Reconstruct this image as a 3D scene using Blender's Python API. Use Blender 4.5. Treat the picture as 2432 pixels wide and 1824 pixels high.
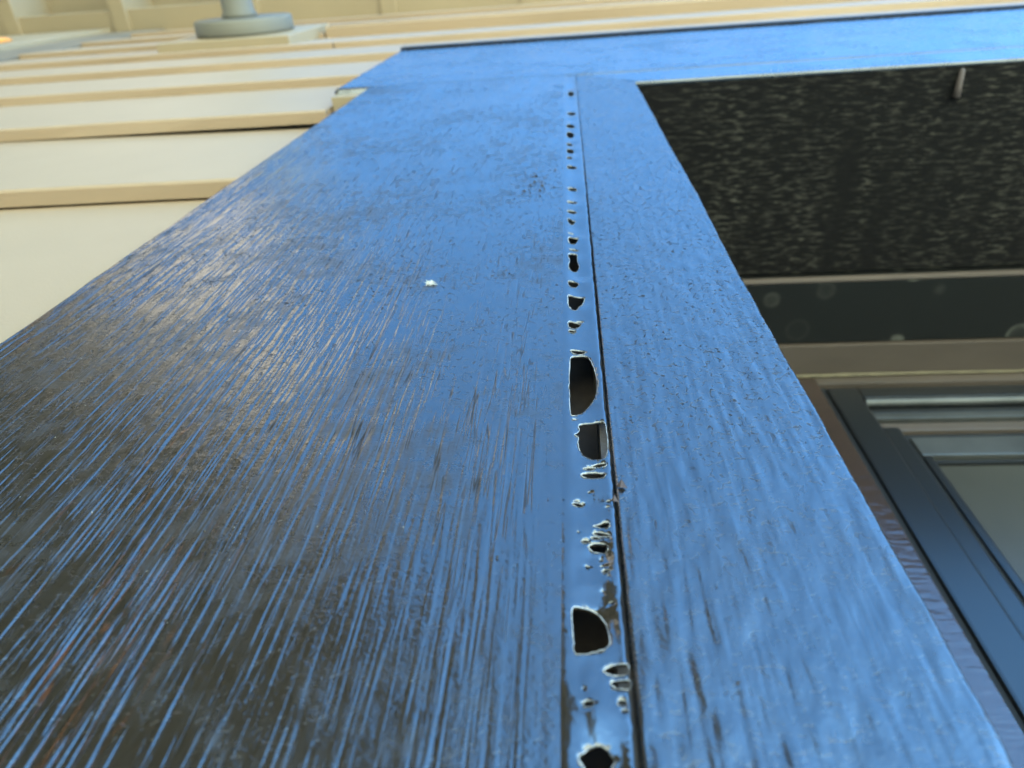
import bpy, bmesh, math, random
import numpy as np
from mathutils import Vector, Matrix
from mathutils.geometry import delaunay_2d_cdt

for o in list(bpy.data.objects):
    bpy.data.objects.remove(o)
scene = bpy.context.scene
COL = scene.collection
rng = np.random.default_rng(7)
random.seed(7)

# ------------------------------------------------------------------ camera
# metres; camera eye height is z = 0, the ground lies at z = -1.5.
# x right along the wall, y into the wall, trim face at y = 0.
cam_d = bpy.data.cameras.new('camera')
cam = bpy.data.objects.new('camera', cam_d)
COL.objects.link(cam)
right = Vector((0.995754, 0.066837, 0.063299))
down = Vector((-0.023601, 0.850001, -0.526251))
fwd = Vector((-0.088977, 0.522523, 0.847970))
cam.matrix_world = Matrix.Translation((0, -0.085, 0)) @ Matrix((right, -down, -fwd)).transposed().to_4x4()
cam_d.sensor_fit = 'HORIZONTAL'
cam_d.sensor_width = 36.0
cam_d.lens = 24.42
cam_d.clip_start = 0.005
cam_d.clip_end = 400.0
cam_d.dof.use_dof = True
cam_d.dof.focus_distance = 0.165
cam_d.dof.aperture_fstop = 20.0
scene.camera = cam

# ------------------------------------------------------------------ sky, sun, exposure
SUN = Vector((0.75, 0.20, 0.75)).normalized()      # direction towards the sun: behind the house, right
world = bpy.data.worlds.new('World')
scene.world = world
world.use_nodes = True
wn = world.node_tree
wn.nodes.clear()
sky = wn.nodes.new('ShaderNodeTexSky')
sky.sky_type = 'NISHITA'
sky.sun_disc = False
sky.sun_elevation = math.asin(SUN.z)
sky.sun_rotation = math.atan2(SUN.x, SUN.y)
sky.altitude = 300
sky.air_density = 0.6
sky.dust_density = 0.0
sky.ozone_density = 3.0
bg = wn.nodes.new('ShaderNodeBackground')
bg.inputs['Strength'].default_value = 0.15
wo = wn.nodes.new('ShaderNodeOutputWorld')
hs = wn.nodes.new('ShaderNodeHueSaturation')
hs.inputs['Saturation'].default_value = 1.16
hs.inputs['Hue'].default_value = 0.489
wn.links.new(sky.outputs[0], hs.inputs['Color'])
wn.links.new(hs.outputs[0], bg.inputs[0])
wn.links.new(bg.outputs[0], wo.inputs[0])

sun_d = bpy.data.lights.new('sun', 'SUN')
sun_d.energy = 5.0
sun_d.angle = math.radians(0.53)
sun_d.color = (1.0, 0.97, 0.92)
sun = bpy.data.objects.new('sun', sun_d)
COL.objects.link(sun)
sun.rotation_euler = SUN.to_track_quat('Z', 'Y').to_euler()
sun.location = (4, 3, 8)

vs = scene.view_settings
vs.view_transform = 'Standard'
vs.look = 'None'
vs.exposure = 3.36
vs.gamma = 1.0
vs.use_curve_mapping = False

# ------------------------------------------------------------------ helpers
def tag(o, label=None, cat=None, group=None, kind=None):
    if label: o['label'] = label
    if cat: o['category'] = cat
    if group: o['group'] = group
    if kind: o['kind'] = kind
    return o

def empty(name, loc=(0, 0, 0)):
    o = bpy.data.objects.new(name, None)
    o.empty_display_size = 0.05
    o.location = loc
    COL.objects.link(o)
    return o

def link(name, me, mat, parent=None):
    o = bpy.data.objects.new(name, me)
    COL.objects.link(o)
    if mat is not None and not me.materials:
        me.materials.append(mat)
    if parent is not None:
        o.parent = parent
        o.matrix_parent_inverse = Matrix.Translation(-parent.location) if parent.parent is None else Matrix()
    return o

def bm_obj(name, bm, mat, parent=None, smooth=False):
    me = bpy.data.meshes.new(name)
    bm.normal_update()
    bm.to_mesh(me)
    bm.free()
    if smooth:
        me.shade_smooth()
    return link(name, me, mat, parent)

def add_box(bm, x0, x1, y0, y1, z0, z1, bev=0.0):
    n0 = len(bm.verts)
    r = bmesh.ops.create_cube(bm, size=1.0)
    for v in r['verts']:
        v.co = Vector(((x0 + x1) / 2 + v.co.x * (x1 - x0), (y0 + y1) / 2 + v.co.y * (y1 - y0), (z0 + z1) / 2 + v.co.z * (z1 - z0)))
    if bev > 0:
        es = list({e for v in r['verts'] for e in v.link_edges})
        bmesh.ops.bevel(bm, geom=es, offset=bev, segments=2, affect='EDGES', profile=0.6)

def box(name, ext, mat, parent=None, bev=0.0):
    bm = bmesh.new()
    add_box(bm, *ext, bev=bev)
    return bm_obj(name, bm, mat, parent)

def grid_mesh(name, P, smooth=True, attr=None):
    """P: array (n, m, 3) of points -> quad mesh, made with numpy."""
    n, m, _ = P.shape
    me = bpy.data.meshes.new(name)
    me.vertices.add(n * m)
    me.vertices.foreach_set('co', P.reshape(-1).astype(np.float32))
    i = np.arange(n * m).reshape(n, m)
    q = np.stack([i[:-1, :-1], i[:-1, 1:], i[1:, 1:], i[1:, :-1]], -1).reshape(-1, 4)
    k = len(q)
    me.loops.add(k * 4)
    me.polygons.add(k)
    me.loops.foreach_set('vertex_index', q.reshape(-1).astype(np.int32))
    me.polygons.foreach_set('loop_start', (np.arange(k) * 4).astype(np.int32))
    me.update(calc_edges=True)
    if smooth:
        me.shade_smooth()
    if attr:
        for an, av in attr.items():
            a = me.attributes.new(an, 'FLOAT', 'POINT')
            a.data.foreach_set('value', av.reshape(-1).astype(np.float32))
    me.validate()
    return me

def snoise(nx, nz, dx, dz, lx, lz):
    """smooth random field with correlation lengths lx, lz (same unit as dx, dz), unit variance"""
    w = rng.standard_normal((nz, nx))
    kx = np.fft.fftfreq(nx, dx) * 2 * np.pi
    kz = np.fft.fftfreq(nz, dz) * 2 * np.pi
    f = np.exp(-0.5 * ((kx[None, :] * lx) ** 2 + (kz[:, None] * lz) ** 2))
    r = np.real(np.fft.ifft2(np.fft.fft2(w) * f))
    return (r - r.mean()) / r.std()

# ------------------------------------------------------------------ materials
def new_mat(name):
    m = bpy.data.materials.new(name)
    m.use_nodes = True
    nt = m.node_tree
    b = nt.nodes['Principled BSDF']
    return m, nt, b

def N(nt, t, **kw):
    n = nt.nodes.new(t)
    for k, v in kw.items():
        if k.startswith('i_'):
            n.inputs[k[2:].replace('_', ' ')].default_value = v
        else:
            setattr(n, k, v)
    return n

def L(nt, a, b):
    nt.links.new(a, b)

def ramp(nt, src, p0, p1, c0=(0, 0, 0, 1), c1=(1, 1, 1, 1), interp='LINEAR'):
    r = nt.nodes.new('ShaderNodeValToRGB')
    r.color_ramp.interpolation = interp
    r.color_ramp.elements[0].position = p0
    r.color_ramp.elements[0].color = c0
    r.color_ramp.elements[1].position = p1
    r.color_ramp.elements[1].color = c1
    L(nt, src, r.inputs[0])
    return r.outputs[0]

def coords(nt, scale=(1, 1, 1)):
    tc = nt.nodes.new('ShaderNodeTexCoord')
    mp = nt.nodes.new('ShaderNodeMapping')
    mp.inputs['Scale'].default_value = scale
    L(nt, tc.outputs['Object'], mp.inputs[0])
    return mp.outputs[0]

def noise(nt, vec, scale, detail=2.0, rough=0.5, dist=0.0):
    n = nt.nodes.new('ShaderNodeTexNoise')
    n.inputs['Scale'].default_value = scale
    n.inputs['Detail'].default_value = detail
    n.inputs['Roughness'].default_value = rough
    n.inputs['Distortion'].default_value = dist
    L(nt, vec, n.inputs['Vector'])
    return n.outputs[0]

def mixc(nt, fac, a, b, mode='MIX'):
    m = nt.nodes.new('ShaderNodeMix')
    m.data_type = 'RGBA'
    m.blend_type = mode
    for sock, v in ((m.inputs[0], fac), (m.inputs[6], a), (m.inputs[7], b)):
        if hasattr(v, 'is_output'):
            L(nt, v, sock)
        else:
            sock.default_value = v
    return m.outputs[2]

def mathn(nt, op, a, b=None, clamp=False):
    m = nt.nodes.new('ShaderNodeMath')
    m.operation = op
    m.use_clamp = clamp
    for i, v in enumerate((a, b)):
        if v is None: continue
        if hasattr(v, 'is_output'): L(nt, v, m.inputs[i])
        else: m.inputs[i].default_value = v
    return m.outputs[0]

def bump(nt, h, dist, strength=1.0, prev=None):
    b = nt.nodes.new('ShaderNodeBump')
    b.inputs['Strength'].default_value = strength
    b.inputs['Distance'].default_value = dist
    L(nt, h, b.inputs['Height'])
    if prev is not None: L(nt, prev, b.inputs['Normal'])
    return b.outputs[0]

def gloss_paint(name, base=(0.017, 0.0125, 0.0075), rough=0.22, ior=2.12, crack=0.5, crack_scale=420, wrinkle=0.00006, wear=False, dust=0.6, pits=0.0, low_z=(0.06, 0.13), ridge=0.0):
    """gloss dark brown exterior paint: thin checks in the film, small wrinkles, optional worn grain valleys"""
    m, nt, b = new_mat(name)
    v = coords(nt)
    # warped coordinates for the checks
    wv = noise(nt, v, 260, 2)
    nv = nt.nodes.new('ShaderNodeTexNoise')
    nv.inputs['Scale'].default_value = 330
    nv.inputs['Detail'].default_value = 2
    L(nt, v, nv.inputs['Vector'])
    sub = N(nt, 'ShaderNodeVectorMath', operation='SUBTRACT'); L(nt, nv.outputs[1], sub.inputs[0]); sub.inputs[1].default_value = (.5, .5, .5)
    scl = N(nt, 'ShaderNodeVectorMath', operation='SCALE'); L(nt, sub.outputs[0], scl.inputs[0]); scl.inputs[3].default_value = 0.0030
    add = N(nt, 'ShaderNodeVectorMath', operation='ADD'); L(nt, v, add.inputs[0]); L(nt, scl.outputs[0], add.inputs[1])
    vo = N(nt, 'ShaderNodeTexVoronoi', feature='DISTANCE_TO_EDGE'); vo.inputs['Scale'].default_value = crack_scale
    mpc = N(nt, 'ShaderNodeMapping'); mpc.inputs['Scale'].default_value = (0.62, 1, 1.0); L(nt, add.outputs[0], mpc.inputs[0]); L(nt, mpc.outputs[0], vo.inputs['Vector'])
    line = ramp(nt, vo.outputs[0], 0.018, 0.048, (1, 1, 1, 1), (0, 0, 0, 1))
    seg = ramp(nt, noise(nt, v, 620, 3, 0.6), 0.50 , 0.56)
    patch = ramp(nt, noise(nt, v, 45, 3, 0.6), 0.62 - 0.3 * crack, 0.80 - 0.3 * crack)
    sx = N(nt, 'ShaderNodeSeparateXYZ'); L(nt, v, sx.inputs[0])
    low = N(nt, 'ShaderNodeMapRange'); L(nt, sx.outputs[2], low.inputs[0]); low.inputs[1].default_value = low_z[0]; low.inputs[2].default_value = low_z[1]; low.inputs[3].default_value = 0.22
    cr = mathn(nt, 'MULTIPLY', mathn(nt, 'MULTIPLY', mathn(nt, 'MULTIPLY', line, seg), patch), low.outputs[0])
    pv = coords(nt, (1, 1, 0.22))
    pit = mathn(nt, 'MULTIPLY', ramp(nt, noise(nt, pv, 620, 2, 0.5), 0.69 - 0.03 * pits, 0.735 - 0.03 * pits), ramp(nt, noise(nt, v, 70, 2), 0.42, 0.55))
    cr = mathn(nt, 'MAXIMUM', cr, mathn(nt, 'MULTIPLY', pit, min(1.0, pits)))
    if wear:
        ga = N(nt, 'ShaderNodeAttribute', attribute_name='groove')
        cr = mathn(nt, 'MAXIMUM', cr, mathn(nt, 'MULTIPLY', ga.outputs['Fac'], 0.62))
    tint = noise(nt, v, 30, 3)
    col = mixc(nt, tint, (base[0] * 0.8, base[1] * 0.8, base[2] * 0.8, 1), (base[0] * 1.25, base[1] * 1.2, base[2] * 1.15, 1))
    if wear:
        at = N(nt, 'ShaderNodeAttribute', attribute_name='wear')
        col = mixc(nt, at.outputs['Fac'], col, (0.12, 0.036, 0.011, 1))
    film = mathn(nt, 'MULTIPLY', ramp(nt, mathn(nt, 'ADD', mathn(nt, 'MULTIPLY', noise(nt, v, 16, 3, 0.6, 0.4), 0.55), mathn(nt, 'MULTIPLY', noise(nt, v, 170, 3, 0.6), 0.45)), 0.47, 0.66), dust)
    col = mixc(nt, mathn(nt, 'MULTIPLY', film, 0.22), col, (0.060, 0.052, 0.042, 1))
    col = mixc(nt, cr, col, (0.016, 0.010, 0.006, 1))
    L(nt, col, b.inputs['Base Color'])
    dusty = noise(nt, v, 90, 4, 0.65)
    r1 = mathn(nt, 'ADD', mathn(nt, 'MULTIPLY', dusty, 0.16), rough - 0.08)
    r2 = mathn(nt, 'ADD', mathn(nt, 'ADD', r1, mathn(nt, 'MULTIPLY', film, 0.30)), mathn(nt, 'MULTIPLY', cr, 0.5), True)
    L(nt, r2, b.inputs['Roughness'])
    b.inputs['IOR'].default_value = ior
    sp = mathn(nt, 'SUBTRACT', mathn(nt, 'SUBTRACT', 0.5, mathn(nt, 'MULTIPLY', film, 0.22)), mathn(nt, 'MULTIPLY', cr, 0.50), True)
    L(nt, sp, b.inputs['Specular IOR Level'])
    n1 = bump(nt, noise(nt, v, 900, 3, 0.55, 0.3), wrinkle, 1.0)
    if ridge:
        rn = noise(nt, coords(nt, (0.62, 1, 1.0)), 560, 2, 0.5, 0.6)
        rg = mathn(nt, 'ABSOLUTE', mathn(nt, 'SUBTRACT', rn, 0.5))
        lump = noise(nt, coords(nt, (1, 1, 0.3)), 420, 2, 0.5)
        n1 = bump(nt, mathn(nt, 'MULTIPLY', rg, low.outputs[0]), ridge * 2, 1.0, n1)
        n1 = bump(nt, lump, ridge * 1.6, 1.0, n1)
    n2 = bump(nt, cr, -0.00010, 1.0, n1)
    L(nt, n2, b.inputs['Normal'])
    return m

def flat_mat(name, col, rough=0.6, var=0.12, scale=20, bumpd=0.0, bscale=200, ior=1.5, stretch=(1, 1, 1), col2=None, t0=0.35, t1=0.75, metallic=0.0):
    m, nt, b = new_mat(name)
    v = coords(nt, stretch)
    t = ramp(nt, noise(nt, v, scale, 4, 0.6), t0, t1)
    c2 = col2 or tuple(c * (1 - var) for c in col)
    L(nt, mixc(nt, t, (*col, 1), (*c2, 1)), b.inputs['Base Color'])
    b.inputs['Roughness'].default_value = rough
    b.inputs['IOR'].default_value = ior
    b.inputs['Metallic'].default_value = metallic
    if bumpd:
        L(nt, bump(nt, noise(nt, v, bscale, 4, 0.6), bumpd), b.inputs['Normal'])
    return m

M = {}
M['paint'] = gloss_paint('brown_gloss_paint', crack=0.85, crack_scale=480, wear=True, rough=0.16, wrinkle=0.00009, dust=0.9, low_z=(0.11, 0.20))
M['paint_strip'] = gloss_paint('brown_gloss_paint_checked', crack=1.0, crack_scale=560, rough=0.20, dust=0.35, pits=0.5, ridge=0.00018, low_z=(0.07, 0.16))
M['paint_header'] = gloss_paint('brown_gloss_paint_smooth', crack=0.1, rough=0.2)
M['caulk'] = gloss_paint('painted_caulk', crack=-0.6, rough=0.12, wrinkle=0.00004, dust=0.1, ridge=0.00010)
M['torn'] = flat_mat('torn_caulk_edge', (0.55, 0.53, 0.50), 0.6, 0.6, 900)
M['raw'] = flat_mat('raw_wood_edge', (0.075, 0.04, 0.022), 0.7, 0.5, 300, 0.0002, 900)
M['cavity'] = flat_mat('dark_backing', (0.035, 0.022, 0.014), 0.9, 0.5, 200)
M['siding'] = flat_mat('cream_siding_paint', (0.358, 0.244, 0.146), 0.55, 0.09, 6, 0.00012, 900)
M['cream'] = flat_mat('cream_trim_paint', (0.33, 0.243, 0.143), 0.55, 0.10, 5, 0.0002, 500)
M['grey_board'] = flat_mat('weathered_grey_board', (0.20, 0.150, 0.095), 0.7, 0.2, 8)
M['neighbour'] = flat_mat('neighbour_siding_paint', (0.118, 0.097, 0.068), 0.6, 0.1, 2)
M['core'] = flat_mat('building_paper', (0.05, 0.045, 0.04), 0.9, 0.2, 10)

def speckled(name, base, fleck, scale, stretch, t0, t1, rough=0.7, ior=1.5):
    m, nt, b = new_mat(name)
    v = coords(nt, stretch)
    f = ramp(nt, noise(nt, v, scale, 3, 0.65), t0, t1)
    broad = ramp(nt, noise(nt, coords(nt, (1, 0.16, 1)), 42, 3), 0.32, 0.68, (0.08, 0.08, 0.08, 1))
    fac = mathn(nt, 'MULTIPLY', f, broad)
    L(nt, mixc(nt, fac, (*base, 1), (*fleck, 1)), b.inputs['Base Color'])
    b.inputs['Roughness'].default_value = rough
    b.inputs['IOR'].default_value = ior
    b.inputs['Specular IOR Level'].default_value = 0.15
    L(nt, bump(nt, noise(nt, v, scale * 0.7, 4, 0.6), 0.0006), b.inputs['Normal'])
    return m
M['jamb'] = speckled('dusty_black_paint', (0.006, 0.005, 0.0045), (0.10, 0.088, 0.066), 480, (0.20, 0.8, 1), 0.50, 0.76)

def spotted(name):
    m, nt, b = new_mat(name)
    v = coords(nt)
    vo = N(nt, 'ShaderNodeTexVoronoi', feature='F1'); vo.inputs['Scale'].default_value = 32
    L(nt, v, vo.inputs['Vector'])
    r = nt.nodes.new('ShaderNodeValToRGB')
    e = r.color_ramp.elements
    e[0].position = 0.20; e[0].color = (0.15, .15, .15, 1); e[1].position = 0.36; e[1].color = (0, 0, 0, 1)
    k = e.new(0.30); k.color = (1, 1, 1, 1)
    L(nt, vo.outputs['Distance'], r.inputs[0])
    pick = ramp(nt, vo.outputs['Color'], 0.45, 0.8)
    fac = mathn(nt, 'MULTIPLY', mathn(nt, 'MULTIPLY', r.outputs[0], pick), mathn(nt, 'MULTIPLY', noise(nt, v, 160, 3), 1.2))
    L(nt, mixc(nt, fac, (0.012, 0.012, 0.011, 1), (0.16, 0.15, 0.12, 1)), b.inputs['Base Color'])
    b.inputs['Roughness'].default_value = 0.45
    b.inputs['Specular IOR Level'].default_value = 0.2
    L(nt, bump(nt, noise(nt, coords(nt, (.2, 1, 1)), 400, 3), 0.0001), b.inputs['Normal'])
    return m
M['stop'] = spotted('water_spotted_black_paint')
M['brown_flat'] = flat_mat('flat_brown_paint', (0.086, 0.062, 0.046), 0.5, 0.25, 30, 0.0002, 300, stretch=(.3, 1, 1))
M['step'] = flat_mat('pale_worn_edge', (0.135, 0.10, 0.078), 0.5, 0.4, 60, stretch=(.2, 1, 1))
M['oldseal'] = flat_mat('old_brown_sealant', (0.075, 0.058, 0.04), 0.6, 0.6, 120, 0.0003, 900, col2=(0.03, 0.015, 0.008))
M['peg'] = flat_mat('faded_pink_plastic', (0.12, 0.088, 0.075), 0.7, 0.3, 200)
M['dark_strip'] = flat_mat('dull_dark_strip', (0.012, 0.012, 0.015), 0.55, 0.3, 30, ior=1.35)
M['bead'] = flat_mat('yellowed_sealant', (0.15, 0.115, 0.06), 0.6, 0.4, 120)
m_, nt_, b_ = new_mat('rippled_brown_paint')
v_ = coords(nt_, (0.25, 1, 1))
L(nt_, mixc(nt_, noise(nt_, v_, 60), (0.03, 0.018, 0.012, 1), (0.045, 0.025, 0.018, 1)), b_.inputs['Base Color'])
b_.inputs['Roughness'].default_value = 0.2; b_.inputs['IOR'].default_value = 1.8
L(nt_, bump(nt_, noise(nt_, v_, 260, 3), 0.0006), b_.inputs['Normal'])
M['ripple'] = m_
M['door'] = flat_mat('dark_bronze_door_paint', (0.012, 0.0115, 0.011), 0.3, 0.2, 20, 0.00004, 500, ior=1.6)
M['metal_bead'] = flat_mat('satin_metal_bead', (0.10, 0.095, 0.085), 0.42, 0.4, 20, metallic=0.5)
M['gasket'] = flat_mat('black_rubber', (0.004, 0.004, 0.004), 0.8, 0.1, 20)
M['pane'] = flat_mat('frosted_pane', (0.056, 0.050, 0.038), 0.3, 0.35, 4)
M['lamp'] = flat_mat('grey_lamp_metal', (0.165, 0.147, 0.113), 0.7, 0.15, 15)
M['shade'] = flat_mat('lamp_glass', (0.7, 0.7, 0.68), 0.2, 0.05, 10)
M['orange'] = flat_mat('orange_plastic', (0.85, 0.28, 0.02), 0.35, 0.1, 10)
M['fluff'] = flat_mat('white_fibre', (0.66, 0.62, 0.55), 0.8, 0.3, 500)
M['speck'] = flat_mat('pale_dust', (0.62, 0.58, 0.50), 0.8, 0.3, 900)
M['dirt'] = flat_mat('brown_dirt', (0.055, 0.038, 0.022), 0.9, 0.4, 900)
M['ground'] = flat_mat('dry_grass_and_gravel', (0.22, 0.215, 0.14), 0.95, 0.4, 1.5, col2=(0.15, 0.18, 0.08))
M['path'] = flat_mat('pale_concrete', (0.47, 0.555, 0.46), 0.9, 0.15, 4)
M['roof'] = flat_mat('roof_shingles', (0.09, 0.08, 0.075), 0.9, 0.3, 12)
M['glass'] = flat_mat('window_glass', (0.03, 0.035, 0.04), 0.06, 0.1, 5)

# ------------------------------------------------------------------ ground
def sheet(name, x0, x1, y0, y1, z, mat):
    bm = bmesh.new()
    vs_ = [bm.verts.new(p) for p in ((x0, y0, z), (x1, y0, z), (x1, y1, z), (x0, y1, z))]
    bm.faces.new(vs_)
    return bm_obj(name, bm, mat)
tag(sheet('ground', -120, 120, -120, 120, -1.5, M['ground']), 'dry grass and gravel ground in front of the house', None, kind='structure')
tag(sheet('path', -2.2, 6.0, -5.0, 0.3, -1.496, M['path']), 'pale concrete path along the foot of the wall', None, kind='structure')

# ------------------------------------------------------------------ house wall with lap siding
wall = tag(empty('siding_wall', (-0.6, 0.03, -1.5)), 'cream lap siding wall beside and above the dark glossy trim', 'wall')
# sheathing round the door opening (x 0.02..1.05, z < 0.60)
bm = bmesh.new()
add_box(bm, -4.0, 0.00, 0.034, 0.20, -1.5, 2.10)
add_box(bm, 1.10, 5.0, 0.034, 0.20, -1.5, 2.10)
add_box(bm, 0.001, 1.099, 0.034, 0.20, 0.63, 2.099)
bm_obj('sheathing', bm, M['core'], wall)
bm = bmesh.new()
add_box(bm, -4.0, -3.9, 0.201, 6.0, -1.5, 2.10)
add_box(bm, 4.9, 5.0, 0.201, 6.0, -1.5, 2.10)
add_box(bm, -3.899, 4.899, 5.9, 6.0, -1.5, 2.10)
bm_obj('rear_walls', bm, M['siding'], wall)
bm = bmesh.new()
bmm = [(-4.1, 0.26, 2.15), (5.1, 0.26, 2.15), (5.1, 3.1, 3.7), (-4.1, 3.1, 3.7), (5.1, 6.1, 2.15), (-4.1, 6.1, 2.15)]
vv = [bm.verts.new(p) for p in bmm]
for f in ((0, 1, 2, 3), (3, 2, 4, 5), (0, 5, 4, 1), (0, 3, 5), (1, 4, 2)):
    bm.faces.new([vv[i] for i in f])
bm_obj('main_roof', bm, M['roof'], wall)

# courses: bottoms at 0.385 + k*0.2045, lip 9.5 mm
Y_IN, LIP = 0.0205, 0.0095
EXPO = 0.2045
def siding_board(x0, x1, zb, extra=0.0, slack=None):
    """one bevel board: outer bottom edge proud, face leaning back; slightly uneven bottom edge"""
    h = EXPO + 0.018
    n = max(2, int((x1 - x0) / 0.045))
    xs = np.linspace(x0, x1, n)
    w = np.cumsum(rng.standard_normal(n)) * 0.0005
    w = (w - np.linspace(w[0], w[-1], n)) + rng.standard_normal(n) * 0.0002
    bm = bmesh.new()
    yo = Y_IN - LIP - extra
    rows = []
    for x, d in zip(xs, w):
        b = 0.0016
        gap = 0.0
        sl = slack(x) if slack else 0.0
        prof = [(Y_IN + 0.0006 + gap, zb + d * 0.3), (yo + b, zb + d), (yo + b * 0.3, zb + d + b * 0.35), (yo, zb + d + b), (Y_IN - 0.0002 + sl, zb + EXPO + 0.004), (Y_IN + 0.007, zb + h), (Y_IN + 0.010, zb + h), (Y_IN + 0.010, zb + 0.024), (Y_IN + 0.0012, zb + 0.022)]
        rows.append([bm.verts.new((x, y, z)) for y, z in prof])
    for a, b2 in zip(rows[:-1], rows[1:]):
        k = len(a)
        for i in range(k):
            j = (i + 1) % k
            bm.faces.new((a[i], a[j], b2[j], b2[i]))
    bm.faces.new(rows[0]); bm.faces.new(rows[-1][::-1])
    bmesh.ops.recalc_face_normals(bm, faces=bm.faces)
    return bm_obj('siding_board', bm, M['siding'], wall)

zc = 0.385
k0 = -9
for k in range(k0, 8):
    zb = zc + k * EXPO
    gap = 0.0
    xr = -0.1675 if zb + EXPO < 0.60 else None
    if xr is not None or zb < 0.60 - EXPO * 0.05:
        # beside the door trim
        if zb + EXPO <= 0.64:
            siding_board(-1.05, -0.1665, zb, 0.0, {-1: (lambda x: 0.0026), 0: (lambda x: 0.0050 * min(1, max(0.2, (x + 0.62) / 0.4)))}.get(k))
            siding_board(1.30, 4.9, zb)
        else:
            siding_board(-1.05, -0.1975, zb, 0.0, (lambda x: 0.0050 * min(1, max(0.2, (x + 0.62) / 0.4))) if k == 0 else None)
            siding_board(1.33, 4.9, zb)
    elif zb < 0.90:
        siding_board(-1.05, -0.1975, zb)
        siding_board(1.33, 4.9, zb)
    else:
        if abs(zb - 1.4075) < 0.02:
            siding_board(-1.05, -0.445, zb)
            siding_board(-0.441, 2.2, zb, extra=0.009)
            siding_board(2.204, 4.9, zb)
        elif k % 2:
            siding_board(-1.05, 0.95, zb); siding_board(0.953, 4.9, zb)
        else:
            siding_board(-1.05, -0.37, zb); siding_board(-0.3675, 2.4, zb); siding_board(2.403, 4.9, zb)

tag(box('corner_board', (-1.20, -1.053, 0.014, 0.033, -1.5, 1.99), M['grey_board'], None, 0.002), 'grey vertical board where the cream siding ends at far left', 'board')
tag(box('flat_wall_panel', (-3.9, -1.201, 0.004, 0.033, -1.5, 1.99), M['cream'], None, 0.002), 'flat cream wall panel left of the grey vertical board', 'panel')

# ------------------------------------------------------------------ eave with rafter tails
eave = tag(empty('eave', (-0.5, 0.0, 2.0)), 'cream eave with rafter tails at the top left corner', 'eave')
box('ledger_board', (-3.9, 4.9, -0.036, 0.033, 2.003, 2.05), M['cream'], eave, 0.002)
for i, x in enumerate([-2.40, -2.09, -1.78, -1.476, -1.17, -0.81, -0.45, -0.09, 0.27, 0.63, 0.99, 1.35, 1.71]):
    box('rafter_tail', (x - 0.021, x + 0.021, -0.11, 0.030, 1.993, 2.1495), M['cream'], eave, 0.003)
box('roof_deck', (-3.9, 4.9, -0.13, 0.25, 2.15, 2.17), M['cream'], eave)

# ------------------------------------------------------------------ door casing: boards with relief
casing = tag(empty('door_casing', (0.0, 0.0, -1.5)), 'glossy dark brown door trim reflecting blue sky, with holed caulk seam', 'trim')
ZLO, ZHI, DZ = -0.04, 0.6165, 0.0012
zs_f = np.arange(ZLO, ZHI + 1e-6, DZ)
zs_c = np.arange(-1.48, ZLO - 0.005, 0.03)
zs = np.concatenate([zs_c, zs_f])
nzf, nzc = len(zs_f), len(zs_c)

# --- wide board: x -0.1665 .. -0.0012
DX = 0.000135
xs = np.arange(-0.1665, -0.0012 + DX * 0.5, DX)
nx = len(xs)
g1 = snoise(nx, nzf, DX, DZ, 0.00022, 0.0055)
g2 = snoise(nx, nzf, DX, DZ, 0.00040, 0.0090)
g3 = snoise(nx, nzf, DX, DZ, 0.00028, 0.0022)
wr = snoise(nx, nzf, DX, DZ, 0.0005, 0.0007)
big = snoise(nx, nzf, DX, DZ, 0.014, 0.030)
patch = snoise(nx, nzf, DX, DZ, 0.006, 0.020)
gr = np.tanh(2.1 * (0.75 * g1 + 0.65 * g2)) * (0.75 + 0.25 * np.tanh(patch)) + 0.18 * g3
edge = np.clip((-0.0040 - xs) / 0.012, 0.0, 1.0)[None, :]
edge = 0.08 + 0.92 * edge ** 0.8
leftness = np.clip((-0.030 - xs) / 0.06, 0, 1)[None, :]
H = 0.000062 * gr * edge * (1 + 1.5 * leftness) + 0.000022 * wr * (0.3 + 0.7 * edge) * (0.6 + 0.5 * np.tanh(big)) + 0.00011 * big * edge
gl = snoise(nx, nzf, DX, DZ, 0.00034, 0.0105)
dash = snoise(nx, nzf, DX, DZ, 0.0005, 0.0024)
groove = np.clip(1.25 - np.abs(gl) / 0.15, 0, 1) * np.clip(0.55 + 1.1 * dash + 0.5 * patch, 0, 1)
groove *= np.clip((-0.0045 - xs) / 0.004, 0, 1)[None, :] * np.clip((zs_f - 0.02) / 0.07, 0.25, 1)[:, None]
H = H - 0.00003 * groove
valley = np.clip(1 - np.abs(0.75 * g1 + 0.65 * g2 + 0.75) * 6.0, 0, 1) * np.clip(0.2 + 0.9 * patch + 0.4 * g3, 0, 1)
valley *= np.clip((0.27 - zs_f) / 0.12, 0, 1)[:, None]
leftw = np.clip((-0.03 - xs) / 0.06, 0.05, 1)[None, :]
valley = valley * leftw
Hc = np.concatenate([np.zeros((nzc, nx)), H])
Wc = np.concatenate([np.zeros((nzc, nx)), valley])
R_ = 0.0025
rl = np.clip((xs - xs[0]) / R_, 0, 1); rr = np.clip((xs[-1] - xs) / 0.0006, 0, 1)
yround = R_ * (1 - np.sqrt(1 - (1 - rl) ** 2)) + 0.0006 * (1 - np.sqrt(1 - (1 - rr) ** 2))
P = np.zeros((len(zs), nx + 2, 3))
P[:, 1:-1, 0] = xs[None, :]
P[:, 1:-1, 1] = yround[None, :] - Hc
P[:, 0, 0] = xs[0]; P[:, 0, 1] = 0.033
P[:, -1, 0] = xs[-1]; P[:, -1, 1] = 0.033
P[:, :, 2] = zs[:, None]
pass
W2 = np.zeros((len(zs), nx + 2)); W2[:, 1:-1] = Wc
G2 = np.zeros((len(zs), nx + 2)); G2[nzc:, 1:-1] = groove
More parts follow.
